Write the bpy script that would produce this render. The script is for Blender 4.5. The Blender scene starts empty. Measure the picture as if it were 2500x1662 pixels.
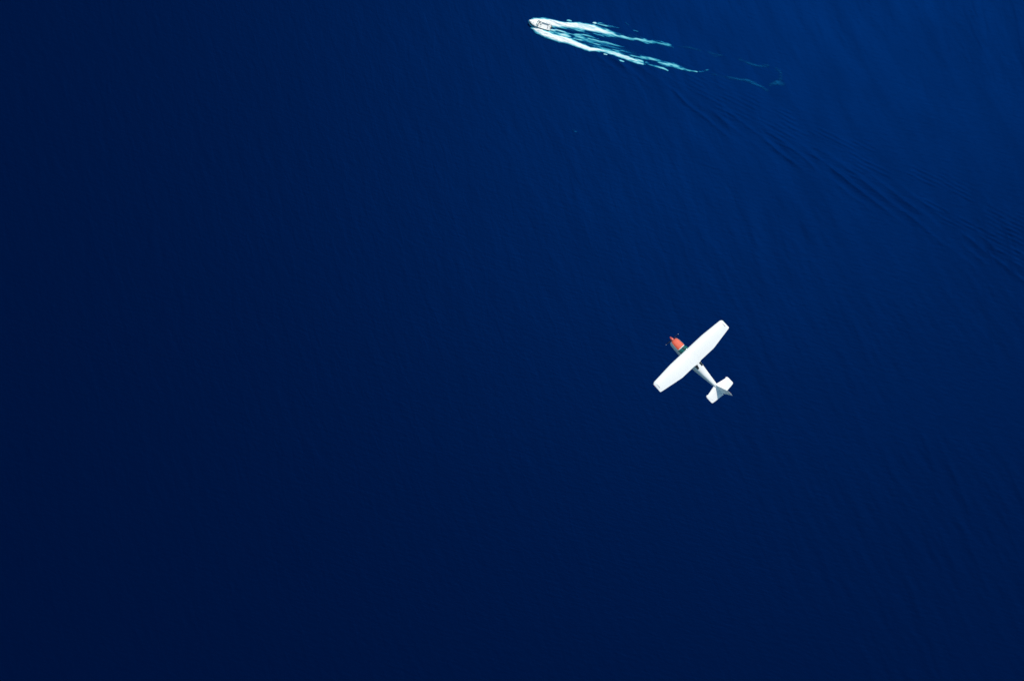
import bpy, bmesh, math, random
import numpy as np
from mathutils import Matrix, Vector

# ------------------------------------------------------------------ camera, sky, sun, exposure
sc = bpy.context.scene
H = 225.0                       # camera height above the sea
TILT = math.radians(5.0)        # leans off straight-down towards +Y
F = 1667.0 / 2500.0             # focal length / frame width
cam_d = bpy.data.cameras.new('camera')
cam_d.sensor_width = 36.0
cam_d.lens = 36.0 * F
cam_d.clip_start = 0.5
cam_d.clip_end = 20000.0
cam = bpy.data.objects.new('camera', cam_d)
sc.collection.objects.link(cam)
cam.location = (0, 0, H)
cam.rotation_euler = (TILT, 0, 0)
sc.camera = cam

SUN_EL = math.radians(51.0)
SUN_AZ = math.atan2(0.57, 0.82)          # measured from +Y towards +X
sun_dir = Vector((math.sin(SUN_AZ) * math.cos(SUN_EL), math.cos(SUN_AZ) * math.cos(SUN_EL), math.sin(SUN_EL)))

w = bpy.data.worlds.new('World')
sc.world = w
w.use_nodes = True
nt = w.node_tree
bg = nt.nodes['Background']
sky = nt.nodes.new('ShaderNodeTexSky')
sky.sky_type = 'NISHITA'
sky.sun_disc = False
sky.sun_elevation = SUN_EL
sky.sun_rotation = SUN_AZ
tint = nt.nodes.new('ShaderNodeMix')            # the photograph's cool white balance, over the whole sky alike
tint.data_type = 'RGBA'
tint.blend_type = 'MULTIPLY'
tint.inputs['Factor'].default_value = 1.0
tint.inputs['B'].default_value = (0.74, 1.0, 0.93, 1)
nt.links.new(sky.outputs[0], tint.inputs['A'])
nt.links.new(tint.outputs['Result'], bg.inputs['Color'])
bg.inputs['Strength'].default_value = 0.15

sun_d = bpy.data.lights.new('sun', 'SUN')
sun_d.energy = 3.2
sun_d.angle = math.radians(0.53)
sun_d.color = (1.0, 0.90, 0.81)
sun = bpy.data.objects.new('sun', sun_d)
sc.collection.objects.link(sun)
sun.rotation_euler = sun_dir.to_track_quat('Z', 'Y').to_euler()
sun.location = (60, 90, 300)

sc.view_settings.view_transform = 'Standard'
sc.view_settings.look = 'None'
sc.view_settings.exposure = 0.0
sc.view_settings.gamma = 1.0
sc.view_settings.use_curve_mapping = False
sc.cycles.transparent_max_bounces = 16

# ------------------------------------------------------------------ helpers
C = sc.collection

def tag(o, label=None, cat=None, group=None, kind=None):
    for k, v in (('label', label), ('category', cat), ('group', group), ('kind', kind)):
        if v:
            o[k] = v
    return o

def to_sea(x, y):
    """ground point seen at a photo position (photo is 2500 x 1662)"""
    rx, ry, rz = (x - 1250) / 1667.0, -(y - 831) / 1667.0, -1.0
    c, s = math.cos(TILT), math.sin(TILT)
    wy, wz = c * ry - s * rz, s * ry + c * rz
    k = -H / wz
    return (rx * k, wy * k)

def mesh_obj(name, verts, faces, mat, parent=None, smooth=True, sharp=None):
    me = bpy.data.meshes.new(name)
    me.from_pydata([tuple(v) for v in verts], [], faces)
    bm = bmesh.new()
    bm.from_mesh(me)
    bmesh.ops.recalc_face_normals(bm, faces=bm.faces)
    bm.to_mesh(me)
    bm.free()
    me.materials.append(mat)
    if smooth:
        for p in me.polygons:
            p.use_smooth = True
        me.set_sharp_from_angle(angle=math.radians(sharp or 38))
    o = bpy.data.objects.new(name, me)
    C.objects.link(o)
    if parent:
        o.parent = parent
    return o

def loft(name, rings, mat, parent=None, caps=True, closed=True, sharp=38):
    n = len(rings[0])
    V = [p for r in rings for p in r]
    Fc = []
    for i in range(len(rings) - 1):
        for j in range(n if closed else n - 1):
            a, b = i * n + j, i * n + (j + 1) % n
            Fc.append((a, b, b + n, a + n))
    if caps and closed:
        Fc.append(tuple(range(n)))
        Fc.append(tuple((len(rings) - 1) * n + k for k in range(n)))
    return mesh_obj(name, V, Fc, mat, parent, sharp=sharp)

def box(name, c, d, mat, parent=None, bev=0.0, rot=None):
    bm = bmesh.new()
    bmesh.ops.create_cube(bm, size=1)
    bmesh.ops.scale(bm, vec=d, verts=bm.verts)
    if bev:
        bmesh.ops.bevel(bm, geom=bm.edges[:], offset=bev, segments=2, affect='EDGES')
    if rot:
        bmesh.ops.rotate(bm, matrix=rot, verts=bm.verts)
    bmesh.ops.translate(bm, vec=c, verts=bm.verts)
    me = bpy.data.meshes.new(name)
    bm.to_mesh(me)
    bm.free()
    me.materials.append(mat)
    for p in me.polygons:
        p.use_smooth = True
    me.set_sharp_from_angle(angle=math.radians(40))
    o = bpy.data.objects.new(name, me)
    C.objects.link(o)
    if parent:
        o.parent = parent
    return o

def tube(name, pts, r, mat, parent=None, n=8):
    rings = []
    pts = [Vector(p) for p in pts]
    for i, p in enumerate(pts):
        d = (pts[min(i + 1, len(pts) - 1)] - pts[max(i - 1, 0)]).normalized()
        a = d.orthogonal().normalized()
        b = d.cross(a)
        rr = r[i] if isinstance(r, (list, tuple)) else r
        rings.append([p + (a * math.cos(t) + b * math.sin(t)) * rr for t in (2 * math.pi * k / n for k in range(n))])
    return loft(name, rings, mat, parent)

# ------------------------------------------------------------------ materials
def principled(name, col, rough=0.4, metal=0.0, coat=0.0, spec=0.5, var=0.0, scale=3.0):
    m = bpy.data.materials.new(name)
    m.use_nodes = True
    t = m.node_tree
    b = t.nodes['Principled BSDF']
    b.inputs['Base Color'].default_value = (*col, 1)
    b.inputs['Roughness'].default_value = rough
    b.inputs['Metallic'].default_value = metal
    b.inputs['Coat Weight'].default_value = coat
    b.inputs['Specular IOR Level'].default_value = spec
    if var:
        tc = t.nodes.new('ShaderNodeTexCoord')
        nz = t.nodes.new('ShaderNodeTexNoise')
        nz.inputs['Scale'].default_value = scale
        nz.inputs['Detail'].default_value = 6
        mx = t.nodes.new('ShaderNodeMix')
        mx.data_type = 'RGBA'
        mx.inputs['A'].default_value = (*[c * (1 - var) for c in col], 1)
        mx.inputs['B'].default_value = (*[min(1, c * (1 + var)) for c in col], 1)
        t.links.new(tc.outputs['Object'], nz.inputs['Vector'])
        t.links.new(nz.outputs['Fac'], mx.inputs['Factor'])
        t.links.new(mx.outputs['Result'], b.inputs['Base Color'])
    return m

M_white = principled('white_paint', (0.78, 0.78, 0.77), 0.4, coat=0.15, var=0.03, scale=2.0)
M_red = principled('red_paint', (0.72, 0.10, 0.048), 0.6, coat=0.0, var=0.06, scale=4.0)
M_spin = principled('spinner_paint', (0.62, 0.10, 0.07), 0.25, coat=0.3, var=0.05)
M_seam = principled('grey_seam', (0.30, 0.30, 0.29), 0.6, var=0.1)
M_dark = principled('dark_metal', (0.02, 0.022, 0.025), 0.4, var=0.1)
M_glass = principled('teal_windshield_glass', (0.008, 0.115, 0.105), 0.12, spec=0.6, var=0.35, scale=2.5)
M_pane = principled('dark_rear_glass', (0.012, 0.016, 0.018), 0.10, spec=0.6, var=0.2)
M_lampred = principled('red_lens', (0.5, 0.02, 0.02), 0.2, var=0.05)
M_lampgreen = principled('green_lens', (0.02, 0.35, 0.1), 0.2, var=0.05)
M_clear = principled('boat_windshield_plexi', (0.40, 0.55, 0.55), 0.2, var=0.1)
M_gel = principled('boat_gelcoat', (0.82, 0.82, 0.80), 0.3, coat=0.2, var=0.03)
M_deck = principled('boat_deck', (0.74, 0.76, 0.75), 0.6, var=0.06)
M_seat = principled('boat_vinyl', (0.72, 0.75, 0.74), 0.55, var=0.06)
M_navy = principled('boat_navy_stripe', (0.012, 0.02, 0.045), 0.4, var=0.1)
M_steel = principled('stainless_steel', (0.6, 0.6, 0.6), 0.25, metal=1.0, var=0.05)

# sea water: deep blue body colour under a wind-roughened, blue-filtered surface
M_sea = bpy.data.materials.new('sea_water')
M_sea.use_nodes = True
t = M_sea.node_tree
t.nodes.clear()
out = t.nodes.new('ShaderNodeOutputMaterial')
add = t.nodes.new('ShaderNodeAddShader')
dif = t.nodes.new('ShaderNodeBsdfDiffuse')
dif.inputs['Color'].default_value = (0.00002, 0.0003, 0.0015, 1)
glo = t.nodes.new('ShaderNodeBsdfAnisotropic')
glo.distribution = 'GGX'
glo.inputs['Color'].default_value = (0.0001, 0.0121, 0.0735, 1)
glo.inputs['Roughness'].default_value = 0.62
tc = t.nodes.new('ShaderNodeTexCoord')

def ripple(rotz, sx, sy, detail, dist, strength, prev=None, rough=0.55):
    mp = t.nodes.new('ShaderNodeMapping')
    mp.inputs['Rotation'].default_value = (0, 0, rotz)
    ms = t.nodes.new('ShaderNodeMapping')
    ms.inputs['Scale'].default_value = (sx, sy, 1)
    nz = t.nodes.new('ShaderNodeTexNoise')
    nz.inputs['Scale'].default_value = 1.0
    nz.inputs['Detail'].default_value = detail
    nz.inputs['Roughness'].default_value = rough
    nz.inputs['Distortion'].default_value = 0.4
    bp = t.nodes.new('ShaderNodeBump')
    bp.inputs['Strength'].default_value = strength
    bp.inputs['Distance'].default_value = dist
    t.links.new(tc.outputs['Object'], mp.inputs['Vector'])
    t.links.new(mp.outputs['Vector'], ms.inputs['Vector'])
    t.links.new(ms.outputs['Vector'], nz.inputs['Vector'])
    if strength == 0:
        return nz
    t.links.new(nz.outputs['Fac'], bp.inputs['Height'])
    if prev:
        t.links.new(prev.outputs['Normal'], bp.inputs['Normal'])
    return bp

b1 = ripple(math.radians(18), 0.26, 1.1, 4, 0.068, 1.0)             # short wind ripples
b2 = ripple(math.radians(72), 0.12, 0.42, 4, 0.10, 1.0, b1)         # longer wind streaks
slick = ripple(math.radians(64), 0.035, 0.16, 4, 0, 0)               # wind slicks: smoother and rougher lanes
mr = t.nodes.new('ShaderNodeMapRange')
mr.inputs['From Min'].default_value = 0.30
mr.inputs['From Max'].default_value = 0.70
mr.inputs['To Min'].default_value = 0.672
mr.inputs['To Max'].default_value = 0.628
t.links.new(slick.outputs['Fac'], mr.inputs['Value'])
t.links.new(mr.outputs['Result'], glo.inputs['Roughness'])
t.links.new(b2.outputs['Normal'], glo.inputs['Normal'])
t.links.new(b2.outputs['Normal'], dif.inputs['Normal'])
t.links.new(dif.outputs[0], add.inputs[0])
t.links.new(glo.outputs[0], add.inputs[1])
t.links.new(add.outputs[0], out.inputs['Surface'])

# foam: white where thick, teal aerated water where thin, open where there is none
M_foam = bpy.data.materials.new('sea_foam')
M_foam.use_nodes = True
t2 = M_foam.node_tree
t2.nodes.clear()
out = t2.nodes.new('ShaderNodeOutputMaterial')
at = t2.nodes.new('ShaderNodeAttribute')
at.attribute_name = 'thickness'
r1 = t2.nodes.new('ShaderNodeValToRGB')
cr = r1.color_ramp
cr.elements[0].position, cr.elements[0].color = 0.0, (0.0003, 0.026, 0.13, 1)
cr.elements[1].position, cr.elements[1].color = 0.84, (0.86, 0.87, 0.86, 1)
for p, c in ((0.28, (0.004, 0.10, 0.27, 1)), (0.42, (0.03, 0.28, 0.38, 1)), (0.58, (0.20, 0.60, 0.66, 1))):
    cr.elements.new(p).color = c
r2 = t2.nodes.new('ShaderNodeMapRange')
r2.interpolation_type = 'SMOOTHSTEP'
r2.inputs['From Min'].default_value = 0.02
r2.inputs['From Max'].default_value = 0.42
pf = t2.nodes.new('ShaderNodeBsdfDiffuse')
tr = t2.nodes.new('ShaderNodeBsdfTransparent')
mx = t2.nodes.new('ShaderNodeMixShader')
t2.links.new(at.outputs['Fac'], r1.inputs['Fac'])
t2.links.new(at.outputs['Fac'], r2.inputs['Value'])
t2.links.new(r1.outputs['Color'], pf.inputs['Color'])
t2.links.new(r2.outputs['Result'], mx.inputs['Fac'])
t2.links.new(tr.outputs[0], mx.inputs[1])
t2.links.new(pf.outputs[0], mx.inputs[2])
t2.links.new(mx.outputs[0], out.inputs['Surface'])

# ------------------------------------------------------------------ numpy noise
def vnoise(x, y, seed):
    xi, yi = np.floor(x).astype(np.int64), np.floor(y).astype(np.int64)
    fx, fy = x - xi, y - yi
    fx = fx * fx * fx * (fx * (fx * 6 - 15) + 10)
    fy = fy * fy * fy * (fy * (fy * 6 - 15) + 10)
    def h(a, b):
        n = (a * 374761393 + b * 668265263 + seed * 1442695041) & 0xffffffff
        n = ((n ^ (n >> 13)) * 1274126177) & 0xffffffff
        return ((n ^ (n >> 16)) & 0xffff) / 65535.0
    return (h(xi, yi) * (1 - fx) + h(xi + 1, yi) * fx) * (1 - fy) + (h(xi, yi + 1) * (1 - fx) + h(xi + 1, yi + 1) * fx) * fy

def fbm(x, y, seed, octs=3, gain=0.5):
    s, a, tot = 0, 1.0, 0
    for i in range(octs):
        s = s + a * vnoise(x * 2 ** i + 17.3 * i, y * 2 ** i - 9.1 * i, seed + i)
        tot += a
        a *= gain
    return s / tot

def sstep(a, b, x):
    q = np.clip((x - a) / (b - a), 0, 1)
    return q * q * (3 - 2 * q)

def along(px, py, line):
    """arc length and signed offset (positive on the left of the direction) to a polyline"""
    best = np.full(px.shape, 1e9)
    uu = np.zeros(px.shape)
    vv = np.zeros(px.shape)
    L = 0.0
    for (ax, ay), (bx, by) in zip(line[:-1], line[1:]):
        dx, dy = bx - ax, by - ay
        ln = math.hypot(dx, dy)
        q = np.clip(((px - ax) * dx + (py - ay) * dy) / ln ** 2, 0, 1)
        ex, ey = px - (ax + q * dx), py - (ay + q * dy)
        d = np.hypot(ex, ey)
        m = d < best
        best = np.where(m, d, best)
        uu = np.where(m, L + q * ln, uu)
        vv = np.where(m, np.sign(dx * ey - dy * ex) * d, vv)
        L += ln
    return uu, vv

# line along which the boat's bow wave trails away, towards the right
CUSP = [to_sea(*p) for p in ((1400, 108), (1480, 148), (1600, 210), (1740, 290), (1900, 367), (2070, 448), (2212, 512), (2372, 600), (2560, 710))]

rs = random.Random(4)
SWELL = []
for i in range(16):
    lam = 2.6 * (11.0 / 2.6) ** (i / 15)
    SWELL.append((2 * math.pi / lam, math.radians(17 + rs.gauss(0, 14)), 0.0062 * lam ** 0.75 * rs.uniform(0.6, 1.3), rs.uniform(0, 6.28)))

def sea_height(x, y):
    # wind swell: many wave trains, crests running steeply down the picture
    h = 0
    for k, d, a, p0 in SWELL:
        th = k * (math.cos(d) * x + math.sin(d) * y) + p0
        h = h + a * np.cos(th - 0.55 * np.cos(th))
    patch = 0.25 + 1.1 * sstep(0.35, 0.68, fbm(x / 42, y / 42, 23, 2))
    h = h * patch * (0.07 + 0.75 * sstep(30, 190, x + 0.2 * y))       # the breeze freshens to the right
    # bow wave of the boat
    u, v = along(x, y, CUSP)
    fade = sstep(2, 18, u) * (1 - 0.55 * sstep(60, 190, u))
    grp = fbm(u / 8.0 + v / 6.0, v / 6.0, 31, 2)
    env = np.exp(-((v - 1.2) / (2.0 + 0.022 * u)) ** 2)
    nn = 0.64 * x + 0.77 * y
    ph = nn + 0.9 * (fbm(x / 9, y / 9, 5, 2) - 0.5)
    th = 2 * math.pi * ph / 3.4
    h = h + 0.30 * fade * env * sstep(0.22, 0.75, grp) * (0.5 + 0.5 * np.cos(th - 0.5 * np.cos(th))) ** 1.8
    env2 = sstep(0.5, 4.0, v) * (1 - sstep(7.0 + 0.05 * u, 13.0 + 0.075 * u, v)) * sstep(25, 60, u)
    grp2 = sstep(0.36, 0.72, fbm(u / 7.0, v / 3.0, 43, 2))
    nn2 = 0.47 * x + 0.88 * y + 0.5 * (fbm(x / 6, y / 6, 9, 2) - 0.5)
    h = h + 0.075 * env2 * grp2 * (0.5 + 0.5 * np.cos(2 * math.pi * nn2 / 1.4)) ** 1.6
    return h

def spaced(parts):
    """1D coordinates: growing cells to far away, fine cells in view"""
    mid = []
    for a, b, s in parts:
        n = int(round((b - a) / s))
        mid += [a + (b - a) * i / n for i in range(n)]
    mid.append(parts[-1][1])
    lo, hi, s = [], [], 1.0
    p, q = mid[0], mid[-1]
    while s < 3500:
        p -= s
        q += s
        lo.append(p)
        hi.append(q)
        s *= 1.45
    return np.array(lo[::-1] + mid + hi)

# ------------------------------------------------------------------ the sea
xs = spaced([(-205, 15, 0.7), (15, 205, 0.29)])
ys = spaced([(-115, 20, 0.6), (20, 160, 0.29)])
gx, gy = np.meshgrid(xs, ys)
near = (np.clip(1 - (np.maximum(np.abs(gx) - 205, 0) + np.maximum(np.abs(gy - 20) - 150, 0)) / 60, 0, 1))
gz = sea_height(gx, gy) * near
nx, ny = len(xs), len(ys)
me = bpy.data.meshes.new('sea')
me.vertices.add(nx * ny)
me.vertices.foreach_set('co', np.stack([gx, gy, gz], -1).astype(np.float32).ravel())
ii = (np.arange(ny - 1)[:, None] * nx + np.arange(nx - 1)[None, :]).ravel()
quads = np.stack([ii, ii + 1, ii + nx + 1, ii + nx], 1).astype(np.int32)
me.loops.add(quads.size)
me.loops.foreach_set('vertex_index', quads.ravel())
me.polygons.add(len(quads))
me.polygons.foreach_set('loop_start', np.arange(0, quads.size, 4, dtype=np.int32))
me.polygons.foreach_set('use_smooth', np.ones(len(quads), dtype=bool))
me.update()
me.validate()
me.materials.append(M_sea)
sea = bpy.data.objects.new('sea', me)
C.objects.link(sea)
tag(sea, 'deep blue open sea with faint wind streaks', 'sea', kind='structure')

# ------------------------------------------------------------------ foam of the wake
def A(pts):   # positions read on an enlargement of the boat and its wake
    return [(1270 + x / 7.863, 20 + y / 7.863, w / 7.863 / 6.8, d) for x, y, w, d in pts]

def B(pts):   # positions read on an enlargement of the wake's tail
    return [(1400 + x / 3.932, 40 + y / 3.932, w / 3.932 / 6.8, d) for x, y, w, d in pts]

STRANDS = [
    # upper arm
    A([(215, 285, 55, 1), (300, 275, 75, 1), (450, 285, 85, 1.05), (600, 292, 75, 1.05), (750, 320, 66, 1), (900, 335, 60, 1), (1050, 335, 66, 1), (1200, 362, 70, 1),
       (1400, 395, 76, .95), (1600, 448, 64, .82), (1800, 500, 46, .66), (2000, 545, 38, .6), (2190, 598, 24, .5)]),
    A([(620, 345, 60, .5), (900, 385, 45, .5), (1100, 420, 52, .55), (1400, 470, 55, .55), (1700, 525, 50, .5), (1950, 570, 36, .45), (2200, 612, 22, .4)]),
    B([(540, 200, 26, .55), (640, 222, 26, .6), (715, 248, 18, .5), (790, 252, 16, .42)]),
    B([(770, 250, 12, .35), (850, 258, 24, .48), (925, 285, 22, .5), (962, 305, 8, .4)]),
    # lower arm
    A([(235, 380, 40, .8), (330, 440, 55, 1), (450, 492, 58, 1.05), (600, 550, 60, 1.05), (750, 598, 66, 1.05), (900, 632, 62, 1.05), (1050, 675, 56, 1), (1180, 738, 54, 1),
       (1330, 790, 52, .95), (1450, 795, 38, .85), (1600, 818, 42, .85), (1750, 868, 44, .8), (1900, 905, 46, .75), (2050, 958, 54, .75), (2200, 1015, 56, .8), (2340, 1060, 40, .75)]),
    B([(600, 418, 26, .75), (660, 445, 22, .7), (690, 460, 6, .5)]),
    B([(640, 385, 18, .5), (720, 408, 24, .55), (800, 432, 30, .55), (890, 458, 28, .6), (980, 478, 24, .55), (1050, 500, 18, .55), (1110, 518, 12, .55), (1185, 532, 9, .6)]),
    B([(700, 448, 14, .5), (800, 480, 18, .5), (860, 498, 16, .6), (905, 520, 8, .6)]),
    B([(1205, 525, 8, .4), (1240, 528, 9, .35), (1295, 518, 9, .35)]),
    # churned water between the arms
    A([(560, 440, 28, .7), (700, 440, 34, .7), (870, 490, 40, .65), (1010, 520, 30, .55), (1200, 530, 30, .55), (1350, 560, 30, .45), (1500, 620, 26, .4)]),
    A([(720, 530, 36, .75), (860, 520, 46, .9), (960, 545, 36, .7)]),
    A([(1060, 560, 26, .6), (1300, 592, 28, .62), (1450, 615, 26, .58), (1650, 668, 24, .5), (1850, 728, 18, .45), (1995, 752, 12, .4)]),
    A([(1050, 610, 60, .55), (1250, 665, 70, .6), (1450, 720, 62, .58), (1650, 770, 50, .55), (1850, 835, 46, .52), (2050, 880, 40, .5), (2250, 935, 36, .48), (2359, 975, 30, .45)]),
    A([(1550, 640, 20, .4), (1750, 690, 18, .38), (1930, 740, 14, .32)]),
    A([(640, 475, 26, .45), (800, 500, 30, .5)]),
    A([(310, 392, 14, .6), (472, 440, 16, .68), (637, 494, 16, .6)]),
    A([(190, 290, 34, .9), (225, 340, 42, .8), (300, 385, 24, .65)]),
    A([(760, 480, 45, .36), (900, 505, 55, .40), (1150, 575, 66, .42), (1400, 655, 76, .40), (1650, 725, 78, .36), (1900, 805, 68, .32), (2150, 885, 60, .27), (2340, 950, 45, .2)]),
    A([(1300, 470, 60, .22), (1600, 520, 60, .24), (1900, 590, 45, .2)]),
    # thin lip along the lower arm, thrown drops above and below
    A([(930, 690, 12, .5), (1040, 725, 14, .5), (1180, 795, 14, .5)]),
    A([(905, 240, 14, .55), (945, 245, 20, .62), (985, 252, 12, .55)]),
    A([(1395, 288, 14, .7), (1440, 298, 18, .8), (1475, 308, 10, .6)]),
    A([(1490, 295, 14, .5), (1560, 292, 18, .55), (1610, 300, 10, .45)]),
    A([(1500, 318, 13, .55), (1620, 338, 16, .58), (1780, 365, 14, .48), (1910, 392, 10, .4)]),
    A([(1690, 330, 10, .35), (1780, 350, 11, .38)]),
    A([(2010, 275, 14, .22), (2080, 325, 14, .25)]),
    A([(2180, 425, 12, .35), (2265, 448, 12, .38)]),
    A([(1600, 880, 12, .75), (1660, 900, 14, .75)]),
    A([(1730, 955, 12, .45), (1795, 980, 12, .5)]),
    A([(1890, 990, 14, .5), (1930, 1015, 26, .6), (1980, 1032, 16, .6)]),
    # fading trail
    B([(1000, 290, 10, 0.14), (1130, 305, 18, 0.20), (1220, 330, 14, 0.18)]),
    B([(1290, 340, 14, 0.16), (1360, 380, 22, 0.21), (1425, 378, 16, 0.18)]),
    B([(1600, 415, 20, 0.17), (1680, 448, 20, 0.23), (1760, 470, 16, 0.25), (1865, 478, 18, 0.23)]),
    B([(1330, 560, 18, 0.14), (1430, 578, 18, 0.18), (1560, 603, 22, 0.23), (1640, 608, 20, 0.26), (1720, 640, 20, 0.31), (1790, 668, 18, 0.26), (1860, 712, 14, 0.21)]),
    B([(1890, 660, 20, 0.21), (1960, 635, 34, 0.27), (2020, 655, 22, 0.18)]),
    B([(1940, 500, 20, 0.14), (1985, 550, 24, 0.20), (1985, 610, 28, 0.23)]),
]

def foam_sheet(name, strands, x0, x1, y0, y1, step, lift):
    X, Y = np.meshgrid(np.arange(x0, x1, step), np.arange(y0, y1, step))
    ca, sa = 0.966, -0.258                       # the wake's own direction on the water
    U, Vv = ca * X + sa * Y, -sa * X + ca * Y
    wob = 0.55 * (fbm(U / 2.6, Vv / 1.3, 101, 3) - 0.5)
    wob2 = 0.9 * (fbm(U / 4.0, Vv / 2.0, 131, 3) - 0.5)
    Xw, Yw = X + ca * wob2 + sa * wob * -1, Y + sa * wob2 + ca * wob
    streak = fbm(U / 3.4, Vv / 0.42, 151, 3, 0.45)
    clump = fbm(U / 1.0, Vv / 0.55, 171, 3)
    T = np.zeros(X.shape)
    for s in strands:
        P = [(*to_sea(a, b), wd, dn) for a, b, wd, dn in s]
        best = np.full(X.shape, -1e9)
        dens = np.zeros(X.shape)
        for (ax, ay, aw, ad), (bx, by, bw, bd) in zip(P[:-1], P[1:]):
            dx, dy = bx - ax, by - ay
            q = np.clip(((Xw - ax) * dx + (Yw - ay) * dy) / (dx * dx + dy * dy), 0, 1)
            d = np.hypot(Xw - ax - q * dx, Yw - ay - q * dy)
            e = 1 - d / (1.36 * (aw + q * (bw - aw)))
            m = e > best
            best = np.where(m, e, best)
            dens = np.where(m, ad + q * (bd - ad), dens)
        thin = np.clip(1.25 - dens, 0.20, 0.9)    # thin foam breaks into streaks
        faint = 1 - sstep(0.28, 0.5, dens)        # old foam lies as smooth milky veils
        edge = best + (clump - 0.5) * 0.5 * thin
        cut = thin * (1.05 - 0.6 * faint) * sstep(0.34, 0.74, 1 - streak)
        val = dens * (sstep(-0.08, 0.82, edge) * (1 - faint) + sstep(-0.1, 0.95, best) * faint) * (1 - cut)
        T = np.maximum(T, val)
    T = np.clip(T, 0, 1.05)
    # no foam inside the boat's hull
    (ax, ay), (sx, sy) = to_sea(1291, 55), to_sea(1344, 69)
    ln = math.hypot(ax - sx, ay - sy)
    fx, fy = (ax - sx) / ln, (ay - sy) / ln
    q = ((X - sx) * fx + (Y - sy) * fy) / ln
    side = np.abs(-(X - sx) * fy + (Y - sy) * fx)
    hbw = 1.28 * (1 - np.clip((q - 0.42) / 0.58, 0, 1) ** 3.0) * (0.93 + 0.07 * np.clip(q / 0.35, 0, 1))
    T = np.where((q > 0.0) & (q < 1.0) & (side < hbw * 0.9), 0, T)
    # heaped spray next to the bow, flat foam further back
    bx, by = to_sea(1330, 66)
    heap = np.exp(-(((X - bx) / 11) ** 2 + ((Y - by) / 7) ** 2))
    Z = sea_height(X, Y) + lift + T * (0.10 + 0.42 * heap) * (0.55 + 0.9 * clump)
    keep = T > 0.045
    n0, n1 = X.shape
    fm = keep[:-1, :-1] | keep[1:, :-1] | keep[:-1, 1:] | keep[1:, 1:]
    fi = np.argwhere(fm)
    base = fi[:, 0] * n1 + fi[:, 1]
    q = np.stack([base, base + 1, base + n1 + 1, base + n1], 1)
    used, inv = np.unique(q.ravel(), return_inverse=True)
    me = bpy.data.meshes.new(name)
    co = np.stack([X.ravel(), Y.ravel(), Z.ravel()], -1)[used]
    me.vertices.add(len(used))
    me.vertices.foreach_set('co', co.astype(np.float32).ravel())
    me.loops.add(q.size)
    me.loops.foreach_set('vertex_index', inv.astype(np.int32).ravel())
    me.polygons.add(len(q))
    me.polygons.foreach_set('loop_start', np.arange(0, q.size, 4, dtype=np.int32))
    me.polygons.foreach_set('use_smooth', np.ones(len(q), dtype=bool))
    me.update()
    me.validate()
    a = me.attributes.new('thickness', 'FLOAT', 'POINT')
    a.data.foreach_set('value', T.ravel()[used].astype(np.float32))
    me.materials.append(M_foam)
    o = bpy.data.objects.new(name, me)
    C.objects.link(o)
    return o

foam = foam_sheet('wake_foam', STRANDS, 2.0, 101.0, 96.0, 136.0, 0.12, 0.05)
tag(foam, 'white and teal foam of the two-armed wake trailing behind the speedboat', 'foam', kind='stuff')
fleck = foam_sheet('foam_fleck', [[(1398, 317, .25, .35), (1404, 320, .35, .42), (1409, 322, .2, .3)]], 16.0, 27.0, 86.0, 96.0, 0.12, 0.05)
tag(fleck, 'lone small pale foam fleck on open water below the speedboat wake', 'foam', kind='stuff')

# ------------------------------------------------------------------ light aircraft
def airfoil(n=14, c0=0.0, c1=1.0, t=0.12):
    """closed loop: upper from c0 to c1, lower back; (chordwise 0..1, height)"""
    up, lo = [], []
    for i in range(n + 1):
        q = (1 - math.cos(math.pi * i / n)) / 2
        c = c0 + (c1 - c0) * q
        yt = 5 * t * (0.2969 * math.sqrt(c) - 0.126 * c - 0.3516 * c * c + 0.2843 * c ** 3 - 0.1026 * c ** 4)
        cam_ = 0.02 * (2 * 0.4 * c - c * c) / 0.16 if c < 0.4 else 0.02 * (0.2 + 0.8 * c - c * c) / 0.36
        up.append((c, cam_ + max(yt, 0.0012)))
        lo.append((c, cam_ - max(yt, 0.0012) * 0.85))
    return up + lo[::-1]

def wing_le_te(x):
    x = abs(x)
    if x <= 2.56:
        le, te = 0.83, -1.13
    else:
        k = (x - 2.56) / (5.5 - 2.56)
        le, te = 0.83 - 0.19 * k, -1.13 + 0.48 * k
    if x > 5.2:                                      # rounded tip
        k = (x - 5.2) / 0.34
        le -= 0.20 * k ** 2.4
        te += 0.05 * k ** 3
    return le, te

def wing_ring(x, c0, c1, thick=1.0, n=12):
    le, te = wing_le_te(x)
    ch = le - te
    z0 = 0.024 * abs(x)
    return [Vector((x, le - c * ch, z0 + h * ch * thick)) for c, h in airfoil(n, c0, c1)]

plane = bpy.data.objects.new('light_aircraft', None)
C.objects.link(plane)
tag(plane, 'white high-wing light aircraft with red nose flying low above the sea', 'airplane')
PR = Matrix(((0.7419849, -0.6670178, 0.0674213), (0.6595678, 0.7442959, 0.1048514), (-0.1201191, -0.0333293, 0.9921999)))
plane.matrix_world = Matrix.Translation((20.045, 4.996, H - 76.353)) @ PR.to_4x4()

def sec(y, zt, zb, hw, e=3.3, n=28, a0=0.0, a1=2 * math.pi, full=True):
    """fuselage cross-section, starts at the keel and runs round"""
    pts = []
    zc, hz = (zt + zb) / 2, (zt - zb) / 2
    m = n if full else n + 1
    for i in range(m):
        a = a0 + (a1 - a0) * i / n
        s, c = math.sin(a), -math.cos(a)
        pts.append(Vector((hw * math.copysign(abs(s) ** (2 / e), s), y, zc + hz * math.copysign(abs(c) ** (2 / e), c))))
    return pts

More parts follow.
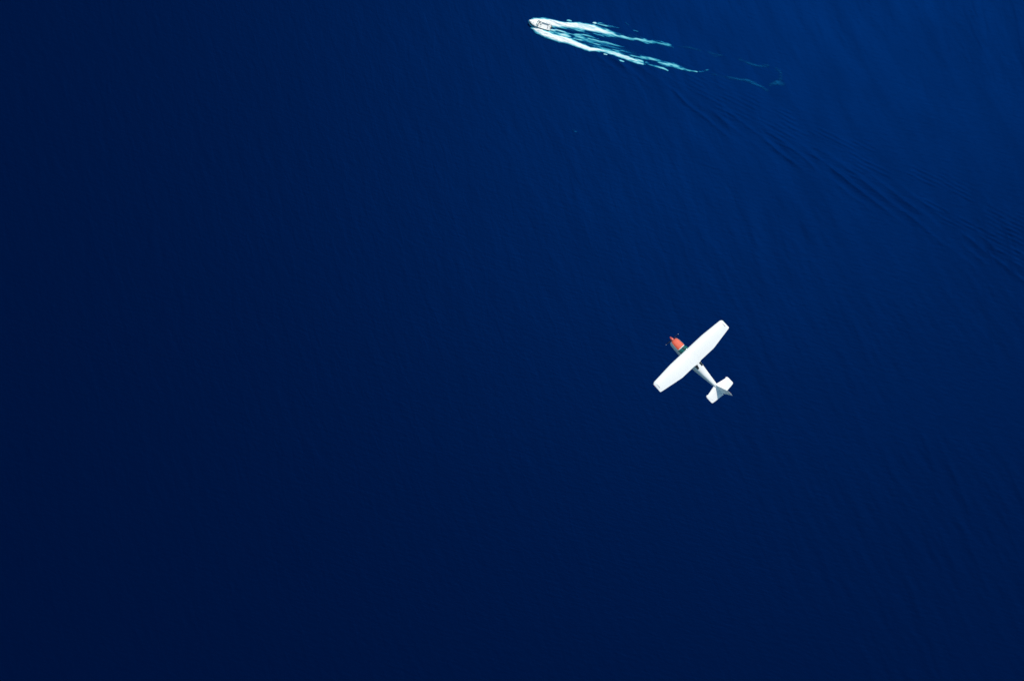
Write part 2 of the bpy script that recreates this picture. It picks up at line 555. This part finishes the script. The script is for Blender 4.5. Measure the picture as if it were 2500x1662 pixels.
fus = [(1.38, -.425, -1.58, .545), (1.30, -.42, -1.58, .55), (0.98, -.20, -1.62, .58), (0.75, -.075, -1.63, .59), (0.0, -.05, -1.64, .60), (-0.9, -.06, -1.62, .59), (-1.18, -.11, -1.60, .58),
       (-1.75, -.33, -1.52, .52), (-2.6, -.44, -1.37, .42), (-3.5, -.52, -1.20, .31), (-4.3, -.59, -1.06, .21), (-5.1, -.64, -.95, .12), (-5.6, -.67, -.88, .06)]
fuselage = loft('fuselage', [sec(*f) for f in fus], M_white, plane)
cowl = [(1.36, -.415, -1.59, .555), (1.7, -.44, -1.58, .55), (2.15, -.48, -1.53, .52), (2.40, -.53, -1.44, .46), (2.50, -.60, -1.34, .39), (2.53, -.72, -1.20, .24)]
lim = math.radians(128)
loft('cowling_top', [sec(*f, n=14, a0=lim, a1=2 * math.pi - lim, full=False) for f in cowl], M_red, plane, closed=False)
loft('cowling_bottom', [sec(*f, n=22, a0=-lim + .012, a1=lim - .012, full=False) for f in cowl], M_white, plane, closed=False)
mesh_obj('nose_bulkhead', sec(2.50, -.64, -1.30, .36, n=24), [tuple(range(24))], M_dark, plane)
for s in (-1, 1):
    tube('cowling_seam', [(s * f[3] * 0.90, f[0], (f[1] + f[2]) / 2 + (f[1] - f[2]) / 2 * 0.78) for f in cowl[:4]], 0.018, M_seam, plane, 6)
# spinner and propeller
spin = []
for k in range(9):
    q = k / 8
    r = 0.185 * math.cos(q * math.pi / 2) ** 0.75 if k < 8 else 0.004
    spin.append([Vector((r * math.cos(a), 2.56 + 0.50 * q, -.90 + r * math.sin(a))) for a in (2 * math.pi * j / 16 for j in range(16))])
loft('spinner', spin, M_spin, plane)
prop = bpy.data.objects.new('propeller', None)
C.objects.link(prop)
prop.parent = plane
prop.location = (0, 2.66, -.90)
hub = tube('hub', [(0, -.09, 0), (0, .05, 0)], 0.12, M_dark, prop, 14)
ang = math.radians(24)
for s in (-1, 1):
    d = Vector((math.cos(ang), 0, math.sin(ang))) * s
    tn = Vector((-math.sin(ang), 0, math.cos(ang))) * s
    def bl(r0, r1, nm, mat, par):
        rings = []
        for k in range(9):
            r = r0 + (r1 - r0) * k / 8
            tw = math.radians(52 - 34 * (r / 0.95))
            chd = 0.05 + 0.03 * math.sin(math.pi * min(r / 0.95, 1)) - 0.025 * max(0, (r - 0.85) / 0.1)
            cd = tn * math.cos(tw) + Vector((0, 1, 0)) * math.sin(tw)
            td = cd.cross(d)
            rings.append([d * r + cd * chd * math.cos(a) + td * 0.014 * math.sin(a) for a in (2 * math.pi * j / 10 for j in range(10))])
        return loft(nm, rings, mat, par)
    blade = bl(0.10, 0.86, 'blade', M_dark, prop)
    bl(0.862, 0.95, 'blade_tip', M_white, prop)

# windshield, laid on the sloping front of the cabin, split by a centre post
def patch(name, ys_, angs, mat, off=0.012, parent=plane, rows=6, cols=6):
    def interp(y):
        for f0, f1 in zip(fus[:-1], fus[1:]):
            if f1[0] <= y <= f0[0]:
                k = (f0[0] - y) / (f0[0] - f1[0])
                return [f0[i] + (f1[i] - f0[i]) * k for i in range(4)]
        return list(fus[-1])
    rings = []
    for r in range(rows + 1):
        y = ys_[0] + (ys_[1] - ys_[0]) * r / rows
        f = interp(y)
        a0 = angs[0] + (angs[2] - angs[0]) * r / rows
        a1 = angs[1] + (angs[3] - angs[1]) * r / rows
        p = sec(y, f[1] + off, f[2] - off, f[3] + off, n=cols, a0=math.radians(a0), a1=math.radians(a1), full=False)
        rings.append(p)
    o = loft(name, rings, mat, parent, closed=False)
    sm = o.modifiers.new('thickness', 'SOLIDIFY')
    sm.thickness = 0.012
    sm.offset = -1
    return o

ws = patch('windshield', (1.29, 0.80), (116, 244, 116, 244), M_glass, 0.014, rows=8, cols=14)
patch('windshield_post', (1.27, 0.80), (178.6, 181.4, 178.6, 181.4), M_dark, 0.026, ws)
for s in (-1, 1):
    c = 180 + s * 25
    patch('rear_window', (-1.22, -1.72), (c - 20, c + 20, c - 14, c + 16) if s > 0 else (c - 20, c + 20, c - 16, c + 14), M_pane, 0.012, rows=5, cols=5)
    d0 = 96 if s < 0 else 236
    patch('side_window', (0.62, -0.10), (d0 + 2, d0 + 26, d0, d0 + 28), M_pane, 0.012)
    patch('side_window', (-0.22, -1.02), (d0, d0 + 28, d0 + 4, d0 + 24), M_pane, 0.012)
    door = patch('cabin_door', (0.55, -0.16), ((54, 93, 54, 93) if s < 0 else (267, 306, 267, 306)), M_white, 0.008)
    tube('door_handle', [(-s * -0.575 if s > 0 else -0.575, -0.05, -.86), (0.575 * s, -0.13, -.86)], 0.012, M_seam, door, 6)

# wing: centre section and the two panels with flap, aileron, tip and lamp
loft('wing_center', [wing_ring(x, 0, 1) for x in (-0.55, -0.28, 0, 0.28, 0.55)], M_white, plane)
for s in (-1, 1):
    wing = loft('wing', [wing_ring(s * x, 0, 0.7715) for x in (0.553, 1.2, 1.9, 2.56, 3.4, 4.3, 5.2)], M_white, plane)
    loft('flap', [wing_ring(s * x, 0.772, 1, n=6) for x in (0.555, 1.5, 2.559)], M_white, wing)
    loft('aileron', [wing_ring(s * x, 0.772, 1, n=6) for x in (2.562, 3.8, 5.203)], M_white, wing)
    loft('wing_tip', [wing_ring(s * x, 0, 1, tk) for x, tk in ((5.206, 1), (5.32, .93), (5.42, .78), (5.49, .55), (5.53, .25))], M_white, wing)
    box('tip_seam', (s * 5.26, 0.02, 0.236), (0.035, 0.52, 0.008), M_seam, wing)
    box('navigation_light', (s * 5.53, 0.30, 0.15), (0.05, 0.14, 0.05), M_lampgreen if s > 0 else M_lampred, wing, 0.015)

# tailplane
def flat_ring(x, le, te, z, t=0.09, c0=0.0, c1=1.0, n=8):
    ch = le - te
    r = []
    for c, h in airfoil(n, c0, c1, t):
        cm = 0.02 * (2 * 0.4 * c - c * c) / 0.16 if c < 0.4 else 0.02 * (0.2 + 0.8 * c - c * c) / 0.36
        r.append(Vector((x, le - c * ch, z + (h - cm) * ch)))
    return r

for s in (-1, 1):
    st = [(0.06, -4.26, -5.70), (0.6, -4.38, -5.66), (1.2, -4.50, -5.61), (1.46, -4.55, -5.58)]
    hs = loft('stabilizer', [flat_ring(s * x, le, te, -.79, .09, 0, .6145) for x, le, te in st], M_white, plane)
    loft('elevator', [flat_ring(s * x, le, te, -.79, .09, .615, 1) for x, le, te in st[:1] + st[1:]], M_white, hs)
    loft('elevator_horn', [flat_ring(s * x, le, te, -.79, tk) for x, le, te, tk in ((1.466, -4.49, -5.58, .085), (1.60, -4.50, -5.56, .075), (1.70, -4.59, -5.51, .05), (1.74, -4.73, -5.42, .02))], M_white, hs)

def fin_ring(z, le, te, c0, c1, t=0.085, n=8):
    ch = le - te
    r = []
    for c, h in airfoil(n, c0, c1, t):
        cm = 0.02 * (2 * 0.4 * c - c * c) / 0.16 if c < 0.4 else 0.02 * (0.2 + 0.8 * c - c * c) / 0.36
        r.append(Vector(((h - cm) * ch, le - c * ch, z)))
    return r

fz = [(-.68, -4.10, -5.64, .055), (-.45, -4.48, -5.72, .07), (0.1, -4.90, -5.90, .085), (0.6, -5.28, -6.06, .085), (0.86, -5.48, -6.15, .08), (0.93, -5.58, -6.16, .05)]
fin = loft('fin', [fin_ring(z, le, te, 0, .5945, tk) for z, le, te, tk in fz], M_white, plane)
loft('rudder', [fin_ring(z, le, te, .595, 1, tk) for z, le, te, tk in fz], M_white, fin)
tube('beacon', [(0, -5.75, 0.93), (0, -5.75, 0.99), (0, -5.75, 1.02)], [.03, .03, .01], M_lampred, fin, 10)

# ------------------------------------------------------------------ speedboat
bow, stern = Vector((*to_sea(1291, 55), 0)), Vector((*to_sea(1344, 69), 0))
hd = (bow - stern).normalized()
LB = (bow - stern).length
mid = (bow + stern) / 2
boat = bpy.data.objects.new('speedboat', None)
C.objects.link(boat)
boat.location = (mid.x, mid.y, float(sea_height(np.array([mid.x]), np.array([mid.y]))[0]) - 0.05)
boat.rotation_euler = (0, math.radians(-3.5), math.atan2(hd.y, hd.x))
tag(boat, 'small white open speedboat half hidden in its own bow spray', 'boat')
h2 = LB / 2
st = []   # (x, half beam, sheer height, keel depth)
for k in range(13):
    q = k / 12
    hb = 1.28 * (1 - max(0, (q - 0.42) / 0.58) ** 3.0) * (0.93 + 0.07 * min(1, q / 0.35))
    st.append((-h2 + LB * q, max(hb, 0.03), 0.72 + 0.42 * q ** 2, -0.42 + 0.72 * max(0, (q - 0.6) / 0.4) ** 2))
rings = []
for x, hb, sh, kd in st:
    ch = kd + 0.38 * (sh - kd)
    rings.append([Vector((x, yy, zz)) for yy, zz in ((-hb, sh), (-hb * .97, sh - .1), (-hb * .86, ch), (-hb * .4, (ch + kd) / 2 - .03), (0, kd), (hb * .4, (ch + kd) / 2 - .03), (hb * .86, ch), (hb * .97, sh - .1), (hb, sh))])
V = [p for r in rings for p in r]
Fc = []
for i in range(12):
    for j in range(8):
        Fc.append((i * 9 + j, i * 9 + j + 1, (i + 1) * 9 + j + 1, (i + 1) * 9 + j))
Fc.append(tuple(range(9)))
hull = mesh_obj('hull', V, Fc, M_gel, boat)
for s in (-1, 1):
    tube('rub_rail', [(x, s * (hb + .01), sh - .02) for x, hb, sh, kd in st], 0.035, M_navy, hull, 6)
# foredeck, side decks and cockpit floor
V, Fc = [], []
fd = [q for q in st if q[0] >= -h2 + LB * 0.56]
for x, hb, sh, kd in fd:
    V += [Vector((x, yy * hb, sh + .10 * (1 - yy * yy))) for yy in (-1, -.6, 0, .6, 1)]
for i in range(len(fd) - 1):
    for j in range(4):
        Fc.append((i * 5 + j, i * 5 + j + 1, i * 5 + j + 6, i * 5 + j + 5))
mesh_obj('foredeck', V, Fc, M_gel, boat)
for s in (-1, 1):
    cd = [q for q in st if q[0] <= fd[0][0] + .01]
    V, Fc = [], []
    for x, hb, sh, kd in cd:
        V += [Vector((x, s * hb, sh + .004)), Vector((x, s * (hb - .26), sh + .02)), Vector((x, s * (hb - .28), 0.22))]
    for i in range(len(cd) - 1):
        for j in range(2):
            Fc.append((i * 3 + j, i * 3 + j + 1, i * 3 + j + 4, i * 3 + j + 3))
    mesh_obj('gunwale', V, Fc, M_gel, boat)
box('cockpit_floor', (-h2 + LB * 0.29, 0, 0.20), (LB * 0.54, 2.0, 0.04), M_deck, boat)
box('transom', (-h2 + .10, 0, 0.45), (0.16, 2.3, 0.52), M_gel, boat, 0.03)
xw = fd[0][0]
V = [Vector((xw + .35, -.95, .95)), Vector((xw + .55, -.45, 1.0)), Vector((xw + .55, .45, 1.0)), Vector((xw + .35, .95, .95)), Vector((xw - .35, 1.05, .92)),
     Vector((xw + .05, -.85, 1.38)), Vector((xw + .22, -.40, 1.42)), Vector((xw + .22, .40, 1.42)), Vector((xw + .05, .85, 1.38)), Vector((xw - .45, .98, 1.25)),
     Vector((xw - .35, -1.05, .92)), Vector((xw - .45, -.98, 1.25))]
wsb = mesh_obj('windshield', V, [(10, 0, 5, 11), (0, 1, 6, 5), (1, 2, 7, 6), (2, 3, 8, 7), (3, 4, 9, 8)], M_clear, boat)
tube('windshield_frame', [V[11], V[5], V[6], V[7], V[8], V[9]], 0.02, M_gel, wsb, 6)
box('console', (xw + .02, -.55, .62), (0.5, 0.75, 0.75), M_gel, boat, 0.06)
sw = tube('steering_wheel', [(xw - .28 + .05 * math.sin(a), -.55 + .18 * math.cos(a), .88 + .17 * math.sin(a)) for a in (2 * math.pi * k / 16 for k in range(17))], 0.018, M_dark, boat, 6)
for s in (-1, 1):
    seat = box('seat', (xw - .95, s * .55, .48), (0.55, 0.55, 0.18), M_seat, boat, 0.05)
    box('backrest', (xw - 1.24, s * .55, .78), (0.12, 0.55, 0.50), M_seat, seat, 0.04)
bench = box('rear_bench', (-h2 + .62, 0, .44), (0.6, 1.9, 0.22), M_seat, boat, 0.06)
box('backrest', (-h2 + .30, 0, .70), (0.14, 1.9, 0.42), M_seat, bench, 0.04)
box('deck_hatch', (xw + 1.5, 0, 1.035 + .09), (0.5, 0.5, 0.03), M_deck, boat, 0.01)
motor = box('outboard_motor', (-h2 - .22, 0, .86), (0.52, 0.42, 0.55), M_dark, boat, 0.10)
box('motor_leg', (-h2 - .20, 0, .20), (0.22, 0.16, 0.85), M_dark, motor, 0.03)
rail = [(x - .1, sgn * (hb * .88), sh + .32) for sgn, lst in ((-1, fd), (1, fd[::-1])) for x, hb, sh, kd in lst if x < h2 - .5]
br = tube('bow_rail', rail, 0.02, M_steel, boat, 6)
for x, y, z in rail[1::2]:
    tube('rail_post', [(x, y, z), (x + .04, y, z - .32)], 0.016, M_steel, br, 6)
